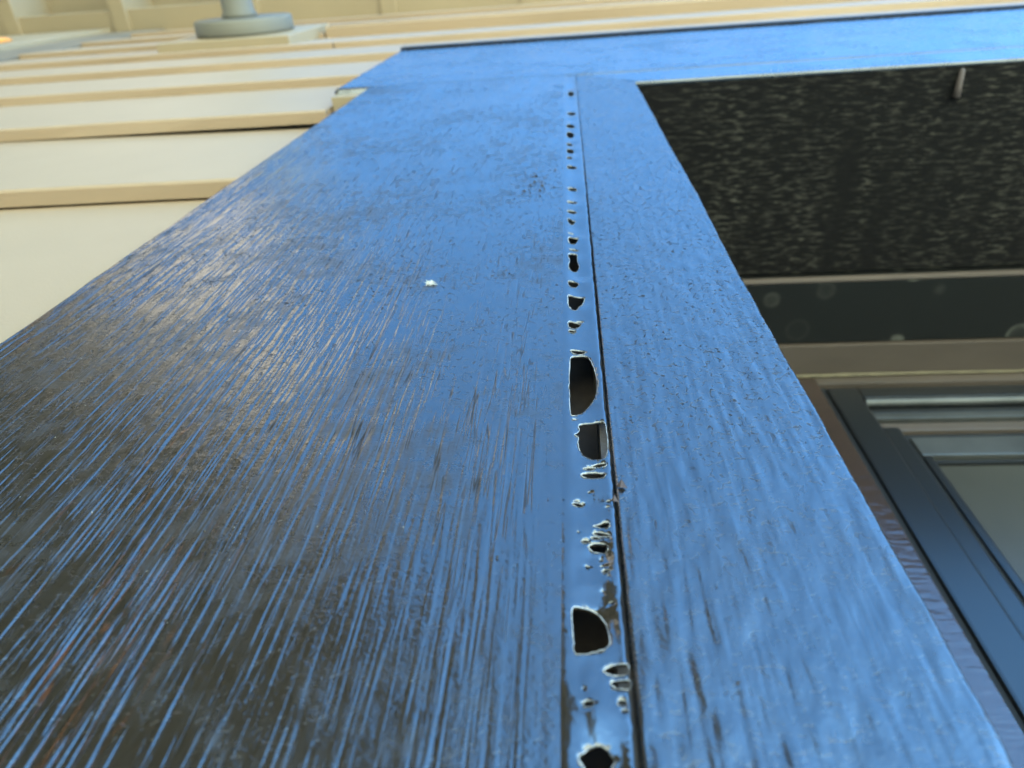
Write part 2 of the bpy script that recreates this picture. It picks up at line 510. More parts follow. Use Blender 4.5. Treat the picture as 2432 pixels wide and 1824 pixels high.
link('side_board', grid_mesh('side_board', P, True, {'wear': W2, 'groove': G2}), M['paint'], casing)

# --- narrow moulding strip: x 0.0072 .. 0.0508, mitred into the head moulding
xs2 = np.arange(0.0072, 0.0508 + 1e-6, DX)
nx2 = len(xs2)
a1 = snoise(nx2, nzf, DX, DZ, 0.00038, 0.0050)
a2 = snoise(nx2, nzf, DX, DZ, 0.0010, 0.0045)
a3 = snoise(nx2, nzf, DX, DZ, 0.0007, 0.0011)
a4 = snoise(nx2, nzf, DX, DZ, 0.010, 0.030)
a5 = snoise(nx2, nzf, DX, DZ, 0.0007, 0.0018)
midz = np.clip((zs_f - 0.05) / 0.12, 0, 1)[:, None]
H2 = 0.00005 * np.tanh(1.2 * a1) + 0.00009 * np.tanh(1.1 * a2) + 0.00003 * a3 + 0.00006 * a5 + 0.00012 * a4
H2c = np.concatenate([np.zeros((nzc, nx2)), H2])
rl = np.clip((xs2 - xs2[0]) / 0.0007, 0, 1); rr = np.clip((xs2[-1] - xs2) / 0.0016, 0, 1)
yr = 0.0007 * (1 - np.sqrt(1 - (1 - rl) ** 2)) + 0.0016 * (1 - np.sqrt(1 - (1 - rr) ** 2))
ew = np.cumsum(rng.standard_normal(len(zs))) * 0.00004
ew -= np.linspace(ew[0], ew[-1], len(zs))
P = np.zeros((len(zs), nx2 + 2, 3))
P[:, 1:-1, 0] = xs2[None, :] + ew[:, None] * np.clip((xs2 - 0.04) / 0.01, 0, 1)[None, :]
P[:, 1:-1, 1] = yr[None, :] - H2c
P[:, 0, 0] = xs2[0]; P[:, 0, 1] = 0.033
P[:, -1, 0] = xs2[-1]; P[:, -1, 1] = 0.033
# mitre: the top follows z = 0.566 + (0.0508 - x)
P[:, :, 2] = zs[:, None]
lim = 0.5662 + np.clip(0.0508 - P[:, :, 0], 0, 0.05) * 1.12
P[:, :, 2] = np.minimum(P[:, :, 2], lim - 0.0003)
link('moulding_strip', grid_mesh('moulding_strip', P), M['paint_strip'], casing)

# head moulding (mitred, horizontal) and header board
def relief_panel(name, x0, x1, z0, z1, y, thick, mat, dx, dz, amp, lx, lz, r=0.002, mitre=None, parent=casing):
    xa = np.arange(x0, x1 + dx * .5, dx); za = np.linspace(z0, z1, int((z1 - z0) / dz) + 1)
    h = amp * snoise(len(xa), len(za), dx, dz, lx, lz) + amp * 0.5 * snoise(len(xa), len(za), dx, dz, lx * 3, lz * 6)
    def rnd(t): return r * (1 - np.sqrt(1 - (1 - np.clip(t / r, 0, 1)) ** 2))
    yy = y - h + rnd(za - z0)[:, None] + rnd(z1 - za)[:, None] + rnd(xa - x0)[None, :]
    nz_, nx_ = yy.shape
    Q = np.zeros((nz_ + 2, nx_ + 2, 3))
    xe = np.concatenate([[x0], xa, [x1]]); ze = np.concatenate([[z0], za, [z1]])
    Q[:, :, 0] = xe[None, :]; Q[:, :, 2] = ze[:, None]; Q[:, :, 1] = y + thick
    Q[1:-1, 1:-1, 1] = yy
    if mitre is not None:
        Q[:, :, 0] = np.maximum(Q[:, :, 0], mitre(Q[:, :, 2]))
    return link(name, grid_mesh(name, Q), mat, parent)
relief_panel('head_moulding', 0.0008, 1.10, 0.566, 0.6171, 0.0004, 0.003, M['paint_header'], 0.0022, 0.0009, 0.00005, 0.012, 0.0012, 0.0015, lambda z: 0.0508 - (z - 0.566) / 1.12 + 0.0004)
relief_panel('header_board', -0.1955, 1.32, 0.6175, 0.9065, -0.0002, 0.034, M['paint_header'], 0.0024, 0.0018, 0.00007, 0.014, 0.0016, 0.0016)
box('filler_block', (-0.1953, -0.1668, 0.004, 0.033, 0.6045, 0.6172), M['cream'], casing, 0.0006)
box('recessed_dark_strip', (-0.193, 1.318, 0.005, 0.03, 0.909, 0.972), M['cavity'], casing)  # plain dark strip added above the header, set back from its face
box('header_dark_strip', (-0.1945, 1.319, -0.0028, 0.004, 0.8935, 0.9085), M['dark_strip'], casing, 0.0005)  # dark matte strip added to draw a dark line along the header's top edge
# far side of the opening (outside the picture)
relief_panel('side_board', 1.105, 1.27, -1.48, 0.6165, 0.0, 0.033, M['paint_header'], 0.002, 0.02, 0.00006, 0.003, 0.05, 0.0025)
relief_panel('moulding_strip', 1.052, 1.099, -1.48, 0.565, 0.0, 0.033, M['paint_header'], 0.002, 0.02, 0.00006, 0.003, 0.05, 0.0015)

# ------------------------------------------------------------------ caulk film with holes in the seam
HOLES = "4.53,529.90 4.12,526.35 3.13,524.44 1.95,524.85 1.00,527.45 0.65,531.28 1.04,534.90 2.04,536.88 3.25,536.44 4.20,533.76;4.52,457.85 4.05,455.71 2.86,454.67 1.41,455.10 0.25,456.84 -0.19,459.26 0.27,461.42 1.47,462.49 2.94,462.05 4.10,460.27;3.40,419.96 2.96,417.65 1.86,416.45 0.52,416.80 -0.56,418.58 -0.97,421.13 -0.54,423.49 0.57,424.72 1.93,424.35 3.01,422.52;2.89,398.27 2.50,394.83 1.57,392.91 0.45,393.18 -0.45,395.57 -0.78,399.19 -0.42,402.70 0.52,404.71 1.67,404.41 2.58,401.94;2.06,375.13 1.75,373.61 0.95,372.81 -0.02,373.03 -0.81,374.20 -1.10,375.87 -0.79,377.41 0.01,378.22 0.99,377.99 1.78,376.80;2.29,360.28 1.91,358.51 0.95,357.58 -0.22,357.84 -1.17,359.19 -1.53,361.13 -1.16,362.93 -0.19,363.88 1.00,363.61 1.95,362.23;1.55,346.64 1.23,345.66 0.41,345.19 -0.59,345.40 -1.40,346.21 -1.71,347.32 -1.39,348.31 -0.57,348.79 0.44,348.57 1.25,347.75;3.07,329.30 2.61,327.96 1.44,327.31 0.01,327.59 -1.15,328.70 -1.59,330.22 -1.14,331.58 0.04,332.24 1.49,331.95 2.65,330.83;2.94,294.33 2.67,293.37 1.99,292.76 1.06,292.64 0.14,293.07 -0.54,293.91 -0.78,294.96 -0.53,295.93 0.16,296.56 1.10,296.68 2.03,296.24 2.70,295.38;2.59,275.74 2.33,274.98 1.64,274.50 0.70,274.43 -0.24,274.79 -0.92,275.48 -1.17,276.32 -0.92,277.09 -0.22,277.57 0.73,277.64 1.67,277.28 2.35,276.58;2.41,263.78 2.14,262.99 1.43,262.48 0.47,262.39 -0.49,262.76 -1.19,263.47 -1.45,264.34 -1.19,265.15 -0.47,265.66 0.50,265.75 1.47,265.38 2.17,264.66;-1.48,255.45 -0.16,255.62 0.68,254.10 1.82,254.29 1.44,251.22 0.19,249.85 -1.15,251.92;-1.38,234.86 -0.04,235.46 1.55,234.50 2.72,234.82 2.13,230.95 0.95,229.16 -0.35,229.75 -1.23,231.80;2.42,223.35 2.14,222.97 1.42,222.79 0.54,222.89 -0.17,223.23 -0.44,223.67 -0.16,224.06 0.55,224.24 1.44,224.14 2.15,223.80;1.08,239.87 0.79,239.46 0.10,239.36 -0.59,239.63 -0.87,240.11 -0.58,240.53 0.11,240.63 0.80,240.35;-0.98,218.72 0.33,219.40 2.04,218.93 1.78,215.18 1.85,213.18 2.44,210.91 2.05,208.01 1.07,206.35 -0.27,206.86 -1.12,208.97 -0.97,211.52 -0.22,213.27 -0.50,215.15 -0.94,216.14;-1.18,196.84 -0.35,197.35 1.13,196.86 2.16,195.16 1.67,193.39 0.79,192.57 0.44,193.28 -0.11,192.43 -1.01,193.97;-1.32,186.86 1.34,186.85 3.76,186.22 3.28,182.81 2.80,180.91 1.87,179.37 1.27,176.85 0.12,176.55 -0.59,177.97 -1.18,179.81 -1.24,183.70;-1.27,169.46 -0.16,169.84 1.48,169.27 2.37,168.84 1.84,166.89 0.53,165.55 -0.60,165.45 -1.16,166.38;-1.17,164.79 0.84,164.74 0.74,163.26 -0.23,162.64 -1.10,163.30;2.93,169.90 2.73,169.64 2.21,169.51 1.58,169.56 1.07,169.76 0.88,170.04 1.08,170.30 1.59,170.43 2.23,170.39 2.74,170.18;-0.93,153.61 1.21,153.80 3.16,152.74 2.68,151.52 0.79,151.40 -0.33,152.00;-0.88,150.03 0.78,150.86 3.23,151.03 4.44,147.93 5.02,143.66 5.44,138.09 4.88,132.87 3.54,129.17 1.89,126.33 0.38,124.97 -1.04,123.97 -1.04,131.84 -1.19,135.72 -1.01,141.84;0.70,121.59 3.24,122.10 6.38,122.17 6.50,118.10 6.57,114.15 6.09,109.29 3.50,109.16 2.51,109.73 1.52,110.57 0.76,112.38 0.51,114.70 0.68,116.75 -0.39,117.18 0.56,118.08 0.82,119.30;2.65,107.13 3.90,107.89 5.89,107.99 5.95,106.96 4.72,106.59 3.85,106.72;3.81,106.31 3.51,106.11 2.96,105.99 2.30,105.99 1.71,106.10 1.35,106.31 1.32,106.54 1.62,106.75 2.17,106.87 2.83,106.87 3.42,106.75 3.78,106.55;5.70,104.18 5.49,103.80 4.95,103.48 4.16,103.27 3.24,103.21 2.32,103.30 1.54,103.54 1.02,103.88 0.85,104.27 1.04,104.67 1.58,104.99 2.38,105.20 3.31,105.26 4.24,105.16 5.02,104.92 5.53,104.58;1.17,95.96 1.03,95.69 0.65,95.49 0.13,95.43 -0.38,95.51 -0.75,95.71 -0.89,95.99 -0.75,96.27 -0.37,96.46 0.15,96.53 0.67,96.45 1.04,96.24;0.57,96.84 0.45,96.73 0.14,96.67 -0.24,96.67 -0.55,96.74 -0.67,96.85 -0.55,96.96 -0.24,97.03 0.15,97.02 0.46,96.95;2.42,90.37 3.83,90.87 4.84,91.44 5.66,91.26 5.57,89.64 3.98,89.85;2.36,88.63 3.36,89.07 4.70,88.67 5.60,88.06 5.33,87.65 3.70,87.96;3.84,87.68 3.67,87.52 3.24,87.43 2.72,87.43 2.30,87.53 2.14,87.69 2.31,87.85 2.74,87.95 3.27,87.95 3.69,87.85;1.94,86.85 1.84,86.65 1.58,86.50 1.23,86.45 0.89,86.51 0.64,86.65 0.55,86.86 0.65,87.06 0.91,87.21 1.26,87.26 1.60,87.20 1.85,87.05;1.70,85.91 2.49,86.50 3.64,86.63 5.10,86.00 5.00,85.16 4.69,84.53 3.55,84.48 2.33,84.77 1.83,85.30;5.21,80.23 5.10,80.04 4.82,79.89 4.44,79.84 4.07,79.89 3.81,80.04 3.72,80.23 3.82,80.43 4.11,80.57 4.49,80.63 4.86,80.57 5.12,80.43;4.12,81.42 4.04,81.33 3.86,81.29 3.67,81.33 3.60,81.42 3.68,81.51 3.87,81.54 4.05,81.51;-1.21,72.50 0.10,72.84 1.66,72.72 3.01,71.88 3.79,70.29 4.23,68.44 4.32,66.25 3.70,65.31 2.04,64.52 0.42,64.12 -0.96,64.22 -0.98,66.19 -1.12,69.42;3.08,61.80 4.51,62.61 6.42,62.76 6.78,61.77 6.27,60.83 4.71,60.80 3.33,61.14;3.85,59.85 5.29,60.09 6.53,60.16 6.90,59.47 6.48,58.57 4.89,58.71 4.08,59.28;1.68,56.10 1.49,55.91 1.19,55.78 0.83,55.74 0.49,55.80 0.23,55.94 0.10,56.15 0.13,56.37 0.32,56.56 0.62,56.69 0.98,56.73 1.33,56.67 1.59,56.53 1.71,56.32;6.01,56.63 5.90,56.36 5.65,56.17 5.31,56.09 4.99,56.15 4.76,56.34 4.69,56.60 4.80,56.87 5.05,57.07 5.39,57.15 5.72,57.08 5.94,56.89;6.17,55.47 6.09,55.35 5.89,55.26 5.62,55.22 5.36,55.25 5.17,55.33 5.11,55.45 5.19,55.58 5.39,55.67 5.66,55.71 5.92,55.68 6.11,55.59;-0.79,49.07 0.22,50.08 1.39,50.92 2.66,50.73 3.47,49.87 4.01,49.02 3.29,48.02 3.02,46.76 1.86,45.38 0.53,46.01 0.10,47.94"
holes = [[tuple(float(c) / 1000 for c in p.split(',')) for p in h.split()] for h in HOLES.split(';')]
for h in holes:
    mx = sum(p[0] for p in h) / len(h); mz = sum(p[1] for p in h) / len(h)
    if mz > 0.2:
        kx, kz = (1.25, 1.5) if mz > 0.3 else (1.1, 1.2)
        h[:] = [(max(-0.0009, mx + (a - mx) * kx), mz + (b - mz) * kz) for a, b in h]
for _ in range(26):
    zz = random.uniform(0.045, 0.125); xx = random.uniform(-0.0003, 0.0058)
    rx, rz = random.uniform(0.00018, 0.00060), random.uniform(0.00015, 0.00042)
    if any(abs(xx - sum(p[0] for p in h) / len(h)) < rx + (max(p[0] for p in h) - min(p[0] for p in h)) / 2 + 0.0003 and abs(zz - sum(p[1] for p in h) / len(h)) < rz + (max(p[1] for p in h) - min(p[1] for p in h)) / 2 + 0.0003 for h in holes):
        continue
    holes.append([(xx + rx * math.cos(a), zz + rz * math.sin(a)) for a in np.arange(10) * math.pi / 5])
# more holes lower down the seam, below the picture
for zz in np.arange(0.030, -0.032, -0.011):
    rx, rz = random.uniform(.0008, .0026), random.uniform(.0006, .0022)
    cxh = random.uniform(0.0005, 0.0035)
    holes.append([(cxh + rx * math.cos(a) * random.uniform(.85, 1.1), zz + rz * math.sin(a) * random.uniform(.85, 1.1)) for a in np.arange(12) * math.pi / 6])

def smooth_loop(pts, it=2, jitter=0.00004):
    p = np.array(pts)
    for _ in range(it):
        q = np.empty((len(p) * 2, 2))
        nx_ = np.roll(p, -1, 0)
        q[0::2] = p * 0.78 + nx_ * 0.22
        q[1::2] = p * 0.22 + nx_ * 0.78
        p = q
    return p + rng.standard_normal(p.shape) * jitter
loops = [smooth_loop(h, 2, 0.000012 + 0.000035 * min(1, (max(p[0] for p in h) - min(p[0] for p in h)) / 0.005)) for h in holes]

def inside(pt, poly):
    x, y = pt
    xi, yi = poly[:, 0], poly[:, 1]
    xj, yj = np.roll(xi, 1), np.roll(yi, 1)
    c = ((yi > y) != (yj > y)) & (x < (xj - xi) * (y - yi) / (yj - yi + 1e-15) + xi)
    return bool(c.sum() % 2)

zb = np.arange(-0.038, 0.6155, 0.0012)
lw = np.interp(zb, np.linspace(-.06, .62, 240), np.cumsum(rng.standard_normal(240)) * 0.00012)
lw = lw - np.interp(zb, [zb[0], zb[-1]], [lw[0], lw[-1]])
rw = np.interp(zb, np.linspace(-.06, .62, 500), rng.standard_normal(500) * 0.00010)
xl = -0.0036 + np.clip(lw, -0.0011, 0.0014)
xr_ = 0.0065 + 0.00045 * np.clip((zb - 0.20) / 0.14, 0, 1) + rw - 0.0004 * np.clip((0.09 - zb) / 0.06, 0, 1)
verts = []; edges = []
def add_loop(pts):
    i0 = len(verts)
    verts.extend([Vector((float(a), float(b))) for a, b in pts])
    n = len(pts)
    edges.extend([(i0 + i, i0 + (i + 1) % n) for i in range(n)])
outer = [(a, b) for a, b in zip(xl, zb)] + [(a, b) for a, b in zip(xr_[::-1], zb[::-1])]
add_loop(outer)
for lp in loops: add_loop(lp)
outer_a = np.array(outer)
loop_bb = [(l[:, 0].min(), l[:, 0].max(), l[:, 1].min(), l[:, 1].max()) for l in loops]
def in_hole(p):
    for l, (a, b, c, d) in zip(loops, loop_bb):
        if a <= p[0] <= b and c <= p[1] <= d and inside(p, l): return True
    return False
for i, z in enumerate(np.arange(-0.037, 0.615, 0.0010)):
    for x in np.arange(-0.0032, 0.0063, 0.0005):
        p = (x + random.uniform(-.00012, .00012), z + random.uniform(-.0003, .0003))
        a = np.interp(p[1], zb, xl) + 0.0003; b = np.interp(p[1], zb, xr_) - 0.0003
        if a < p[0] < b and not in_hole(p): verts.append(Vector(p))
cv, ce, cf, *_ = delaunay_2d_cdt(verts, edges, [], 0, 1e-7)
sag_z = np.linspace(-0.06, 0.62, 110); sag_v = rng.uniform(-0.0002, 0.0007, 110)
lumps = [(random.uniform(-0.001, 0.006), random.uniform(0.03, 0.14), random.uniform(0.0005, 0.0014), random.uniform(0.0007, 0.0022), random.uniform(-0.00025, 0.0002)) for _ in range(50)]
def film_y(x, z):
    t = (x + 0.0011) / 0.0075
    y = -0.00012
    if t > 0:
        y += (0.0004 + np.interp(z, sag_z, sag_v)) * math.sin(min(t, 1) * math.pi) ** 1.0
    # feathered left edge, swollen blister near the foot of the picture
    y += 0.00030 * max(0, (-0.0022 - x) / 0.0012)
    if z < 0.16:
        for (lx_, lz_, sx_, sz_, am_) in lumps:
            if abs(z - lz_) < 3 * sz_: y += am_ * math.exp(-(((x - lx_) / sx_) ** 2 + ((z - lz_) / sz_) ** 2)) * min(1, max(0, (x + 0.003) / 0.001))
    y -= 0.0011 * math.exp(-(((x - 0.0022) / 0.0026) ** 2 + ((z - 0.0565) / 0.005) ** 2))
    return y
bm = bmesh.new()
bv = [bm.verts.new((v.x, film_y(v.x, v.y), v.y)) for v in cv]
for f in cf:
    c = (sum(cv[i].x for i in f) / len(f), sum(cv[i].y for i in f) / len(f))
    if in_hole(c): continue
    x_l = np.interp(c[1], zb, xl); x_r = np.interp(c[1], zb, xr_)
    if not (x_l - 1e-5 < c[0] < x_r + 1e-5): continue
    try:
        bf = bm.faces.new([bv[i] for i in f])
    except ValueError:
        continue
    bf.normal_update()
    if bf.normal.y > 0: bf.normal_flip()
for v in [v for v in bm.verts if not v.link_faces]: bm.verts.remove(v)
# real thickness along every free edge
be = [e for e in bm.edges if len(e.link_faces) == 1]
r = bmesh.ops.extrude_edge_only(bm, edges=be)
for v in [g for g in r['geom'] if isinstance(g, bmesh.types.BMVert)]:
    v.co.y += 0.0007
caulk = bm_obj('caulk_film', bm, M['caulk'], casing, True)
# ragged pale torn lips round the holes
def tube(bm, pts, rad, closed=True, sides=5):
    n = len(pts); rings = []
    for i in range(n):
        a = Vector(pts[i - 1] if (closed or i) else pts[i]); b = Vector(pts[(i + 1) % n] if (closed or i < n - 1) else pts[i])
        t = (b - a).normalized() if (b - a).length > 1e-9 else Vector((0, 0, 1))
        u = t.cross(Vector((0, 1, 0.01))).normalized(); w = t.cross(u)
        r_ = rad[i] if hasattr(rad, '__len__') else rad
        rings.append([bm.verts.new(Vector(pts[i]) + (u * math.cos(q) + w * math.sin(q)) * r_) for q in np.arange(sides) * 2 * math.pi / sides])
    m = n if closed else n - 1
    for i in range(m):
        A, B = rings[i], rings[(i + 1) % n]
        for j in range(sides):
            bm.faces.new((A[j], A[(j + 1) % sides], B[(j + 1) % sides], B[j]))
for l in loops:
    size = max(l[:, 0].max() - l[:, 0].min(), 0.0005)
    if size < 0.0012 or l[:, 1].min() < -0.05: continue
    bm = bmesh.new()
    nn = len(l)
    cx_ = l[:, 0].mean()
    rad = 0.000012 + min(1.0, size / 0.004) * 0.00007 * np.clip(np.interp(np.arange(nn), np.linspace(0, nn, 13), rng.uniform(-0.9, 1.0, 13)), 0, 1)
    rad = rad + min(1.0, size / 0.004) * 0.00006 * (l[:, 0] < cx_ - 0.25 * size)
    rad = rad * rng.uniform(0.5, 1.35, nn)
    pts = [(a + random.uniform(-.00004, .00004), film_y(a, b) - random.uniform(-0.00002, 0.00005), b) for a, b in l]
    tube(bm, pts, rad)
    bm_obj('torn_edge', bm, M['torn'], caulk, True)
# backing inside the seam
box('seam_backing', (-0.0011, 0.0071, 0.013, 0.0325, -1.48, 0.617), M['cavity'], casing)
box('old_sealant', (0.0052, 0.0071, 0.0028, 0.0125, -1.48, 0.617), M['oldseal'], casing)
# paint skin curling at the crack
bm = bmesh.new()
for (x, z, w, h) in ((0.0081, 0.1005, 0.0013, 0.0022), (0.0066, 0.0965, 0.0009, 0.0016)):
    a = bm.verts.new((x - w * .6, -0.0002, z)); b = bm.verts.new((x + w * .2, -0.0011, z + h * .5)); c = bm.verts.new((x + w, -0.0003, z - h * .3)); d = bm.verts.new((x - w * .1, -0.0009, z - h * .5))
    bm.faces.new((a, d, b)); bm.faces.new((b, d, c))
bm_obj('paint_curl', bm, M['raw'], casing)

# ------------------------------------------------------------------ door frame in the recess
frame = tag(empty('door_frame', (0.55, 0.12, -1.5)), 'dark dusty door frame lining the recess right of the trim', 'door frame')
box('head_jamb', (0.0515, 1.052, 0.0036, 0.160, 0.5664, 0.612), M['jamb'], frame)
box('head_stop', (0.0515, 1.052, 0.162, 0.2185, 0.5485, 0.61), M['stop'], frame, 0.0008)
box('worn_edge', (0.0517, 1.051, 0.1590, 0.1612, 0.5480, 0.5555), M['step'], frame, 0.0006)
box('head_rebate', (0.0515, 1.052, 0.2195, 0.300, 0.5455, 0.61), M['brown_flat'], frame, 0.001)
bm = bmesh.new()
n = 60
pts = [(0.06 + 0.98 * i / n, 0.2495, 0.5445 + random.uniform(-.0006, .0006)) for i in range(n + 1)]
tube(bm, pts, [0.0014 + random.uniform(-.0004, .0006) for _ in pts], False, 7)
bm_obj('sealant_bead', bm, M['bead'], frame, True)
box('side_jamb', (0.012, 0.0505, 0.0335, 0.2495, -1.48, 0.5665), M['jamb'], frame)
box('side_jamb', (1.0535, 1.099, 0.0335, 0.2495, -1.48, 0.5665), M['jamb'], frame)
box('frame_stile', (0.0125, 0.2125, 0.2505, 0.31, -1.48, 0.5448), M['ripple'], frame, 0.001)
box('frame_stile', (0.93, 1.098, 0.2505, 0.31, -1.48, 0.5448), M['ripple'], frame, 0.001)
box('frame_head', (0.2128, 0.9297, 0.2512, 0.31, 0.5335, 0.5450), M['brown_flat'], frame, 0.001)

# ------------------------------------------------------------------ door leaf
door = tag(empty('door', (0.57, 0.26, -1.5)), 'dark bronze door with moulded frame and pale frosted pane', 'door')
box('gasket', (0.2130, 0.2185, 0.2555, 0.30, -1.48, 0.5332), M['gasket'], door)
box('gasket', (0.2188, 0.9295, 0.2565, 0.30, 0.5290, 0.5332), M['gasket'], door)
box('stile', (0.2188, 0.2440, 0.2525, 0.30, -1.48, 0.5288), M['door'], door, 0.002)
box('stile', (0.90, 0.9290, 0.2525, 0.30, -1.48, 0.5288), M['door'], door, 0.002)
box('top_rail', (0.2443, 0.8997, 0.2530, 0.30, 0.5130, 0.5286), M['door'], door, 0.002)
bm = bmesh.new()
pts = [(0.2443 + 0.655 * i / 10, 0.2555, 0.5085) for i in range(11)]
tube(bm, pts, 0.0042, False, 12)
bm_obj('metal_moulding', bm, M['metal_bead'], door, True)
box('moulding_step', (0.2443, 0.8997, 0.2580, 0.30, 0.4960, 0.5040), M['door'], door, 0.0012)
box('moulding_step', (0.2443, 0.8997, 0.2560, 0.30, 0.4860, 0.4940), M['metal_bead'], door, 0.0012)
box('moulding_step', (0.2443, 0.8997, 0.2600, 0.30, 0.4740, 0.4850), M['brown_flat'], door, 0.0012)
box('moulding_step', (0.2443, 0.2585, 0.2555, 0.30, -1.40, 0.4735), M['door'], door, 0.002)
box('gasket', (0.2588, 0.2640, 0.2620, 0.30, -1.40, 0.4640), M['gasket'], door)
box('gasket', (0.2588, 0.8990, 0.2640, 0.30, 0.4655, 0.4735), M['gasket'], door)
box('glazing_bead', (0.2643, 0.8985, 0.2600, 0.30, 0.4420, 0.4650), M['metal_bead'], door, 0.0012)
box('glazing_bead', (0.2643, 0.2705, 0.2600, 0.30, -1.40, 0.4415), M['door'], door, 0.0012)
box('gasket', (0.2708, 0.8980, 0.2650, 0.30, 0.4385, 0.4415), M['gasket'], door)
box('pane', (0.2708, 0.8980, 0.2680, 0.275, -1.40, 0.4383), M['pane'], door)
bm = bmesh.new()
add_box(bm, 0.02, 1.09, 0.315, 0.33, -1.5, 0.63)
bm_obj('interior_backing', bm, M['cavity'], frame)

bm = bmesh.new()
tube(bm, [(0.284, 0.0045, 0.5640), (0.284, 0.006, 0.5638), (0.284, 0.016, 0.5636), (0.284, 0.024, 0.5634), (0.284, 0.0245, 0.5634)], [0.0006, 0.0018, 0.0022, 0.0027, 0.0006], False, 10)
bm_obj('peg', bm, M['peg'], frame, True)

# ------------------------------------------------------------------ wall lamp
lamp = tag(empty('wall_lamp', (-0.572, 0.0, 1.362)), 'grey wall lamp with round backplate on the cream siding at top left', 'lamp')
box('mounting_block', (-0.685, -0.455, -0.0005, 0.0195, 1.248, 1.480), M['cream'], lamp, 0.002)
def lathe(name, prof, c, mat, parent, seg=48):
    """prof: list of (distance from wall, radius); axis along -y"""
    bm = bmesh.new(); rings = []
    for d, r_ in prof:
        rings.append([bm.verts.new((c[0] + r_ * math.cos(q), c[1] - d, c[2] + r_ * math.sin(q))) for q in np.arange(seg) * 2 * math.pi / seg])
    for A, B in zip(rings[:-1], rings[1:]):
        for j in range(seg):
            bm.faces.new((A[j], B[j], B[(j + 1) % seg], A[(j + 1) % seg]))
    bm.faces.new(rings[0]); bm.faces.new(rings[-1][::-1])
    bmesh.ops.recalc_face_normals(bm, faces=bm.faces)
    return bm_obj(name, bm, mat, parent, True)
bp = lathe('backplate', [(0.001, 0.080), (0.002, 0.084), (0.005, 0.085), (0.022, 0.0845), (0.0250, 0.083), (0.0258, 0.079), (0.0262, 0.05)], (-0.572, 0, 1.362), M['lamp'], lamp)
lathe('arm', [(0.0263, 0.031), (0.034, 0.029), (0.036, 0.027), (0.12, 0.025), (0.15, 0.03)], (-0.577, 0, 1.362), M['lamp'], lamp)
lathe('lamp_shade', [(0.151, 0.02), (0.152, 0.06), (0.17, 0.085), (0.22, 0.10), (0.25, 0.08), (0.26, 0.03)], (-0.577, 0, 1.362), M['shade'], lamp)

# orange fitting at the picture's left edge
bm = bmesh.new()
bmesh.ops.create_uvsphere(bm, u_segments=16, v_segments=10, radius=1.0)
for v in bm.verts:
    v.co = Vector((-1.312 + v.co.x * 0.022, 0.003 - max(v.co.y, -0.1) * 0.010, 1.70 + v.co.z * 0.05))
tag(bm_obj('orange_reflector', bm, M['orange'], None, True), 'small orange fitting on the flat cream panel at the left picture edge', 'reflector')

# ------------------------------------------------------------------ small bits on the paint
bm = bmesh.new()
for _ in range(60):
    p = Vector((-0.0440 + random.gauss(0, .0006), -0.0003, 0.1985 + random.gauss(0, .0005)))
    pts = [p.copy()]
    d = Vector((random.gauss(0.2, 1), random.gauss(-.15, .5), random.gauss(.3, 1))).normalized()
    for _k in range(5):
        d = (d + Vector((random.gauss(0, .5), random.gauss(0, .4), random.gauss(0, .5)))).normalized()
        q = pts[-1] + d * 0.00026
        d.y *= 0.6
        q.y = min(q.y, -0.0001)
        pts.append(q)
    tube(bm, [tuple(a) for a in pts], [0.00011, .0001, .0001, .00009, .00007, .00003], False, 4)
tag(bm_obj('lint_tuft', bm, M['fluff'], None, True), 'tiny white lint tuft stuck to the middle of the wide glossy board', 'lint')

def specks(name, n, mat, smin, smax, label, cat, region):
    bm = bmesh.new()
    for _ in range(n):
        x, z = region()
        s = random.uniform(smin, smax) * random.choice((.5, .7, 1))
        if cat == 'dirt' and 0.285 < z < 0.325 and -0.022 < x < -0.004: s *= 2.2
        y = -0.0001 if abs(x - 0.0025) > 0.0045 else None
        if y is None: continue
        c = Vector((x, y - s * .3, z))
        r0 = random.uniform(0, 6.28)
        a = [c + Vector((math.cos(r0 + q) * s * random.uniform(.5, 1.6), random.uniform(-.4, .4) * s, math.sin(r0 + q) * s * random.uniform(.5, 1.6))) for q in (0, 2.1, 4.2)]
        t = [bm.verts.new(p) for p in a] + [bm.verts.new(c - Vector((0, s * .7, 0)))]
        for f in ((0, 1, 2), (0, 3, 1), (1, 3, 2), (2, 3, 0)):
            bm.faces.new([t[i] for i in f])
    bmesh.ops.recalc_face_normals(bm, faces=bm.faces)
    return tag(bm_obj(name, bm, mat), label, cat, kind='stuff')
def reg_all():
    z = 0.03 + 0.45 * random.random() ** 1.8
    return random.uniform(-0.16, 0.049), z
def reg_left():
    return random.uniform(-0.16, -0.02), 0.04 + 0.2 * random.random() ** 1.3
specks('pale_dust', 420, M['speck'], 0.00005, 0.00014, 'pale dust specks scattered over the glossy trim', 'dust', reg_left)
def reg_dirt():
    if random.random() < 0.35:
        return random.gauss(-0.014, 0.004), random.gauss(0.305, 0.014)
    return reg_all()
specks('dark_dirt', 260, M['dirt'], 0.00010, 0.00040, 'dark dirt crumbs stuck on the glossy trim', 'dirt', reg_dirt)

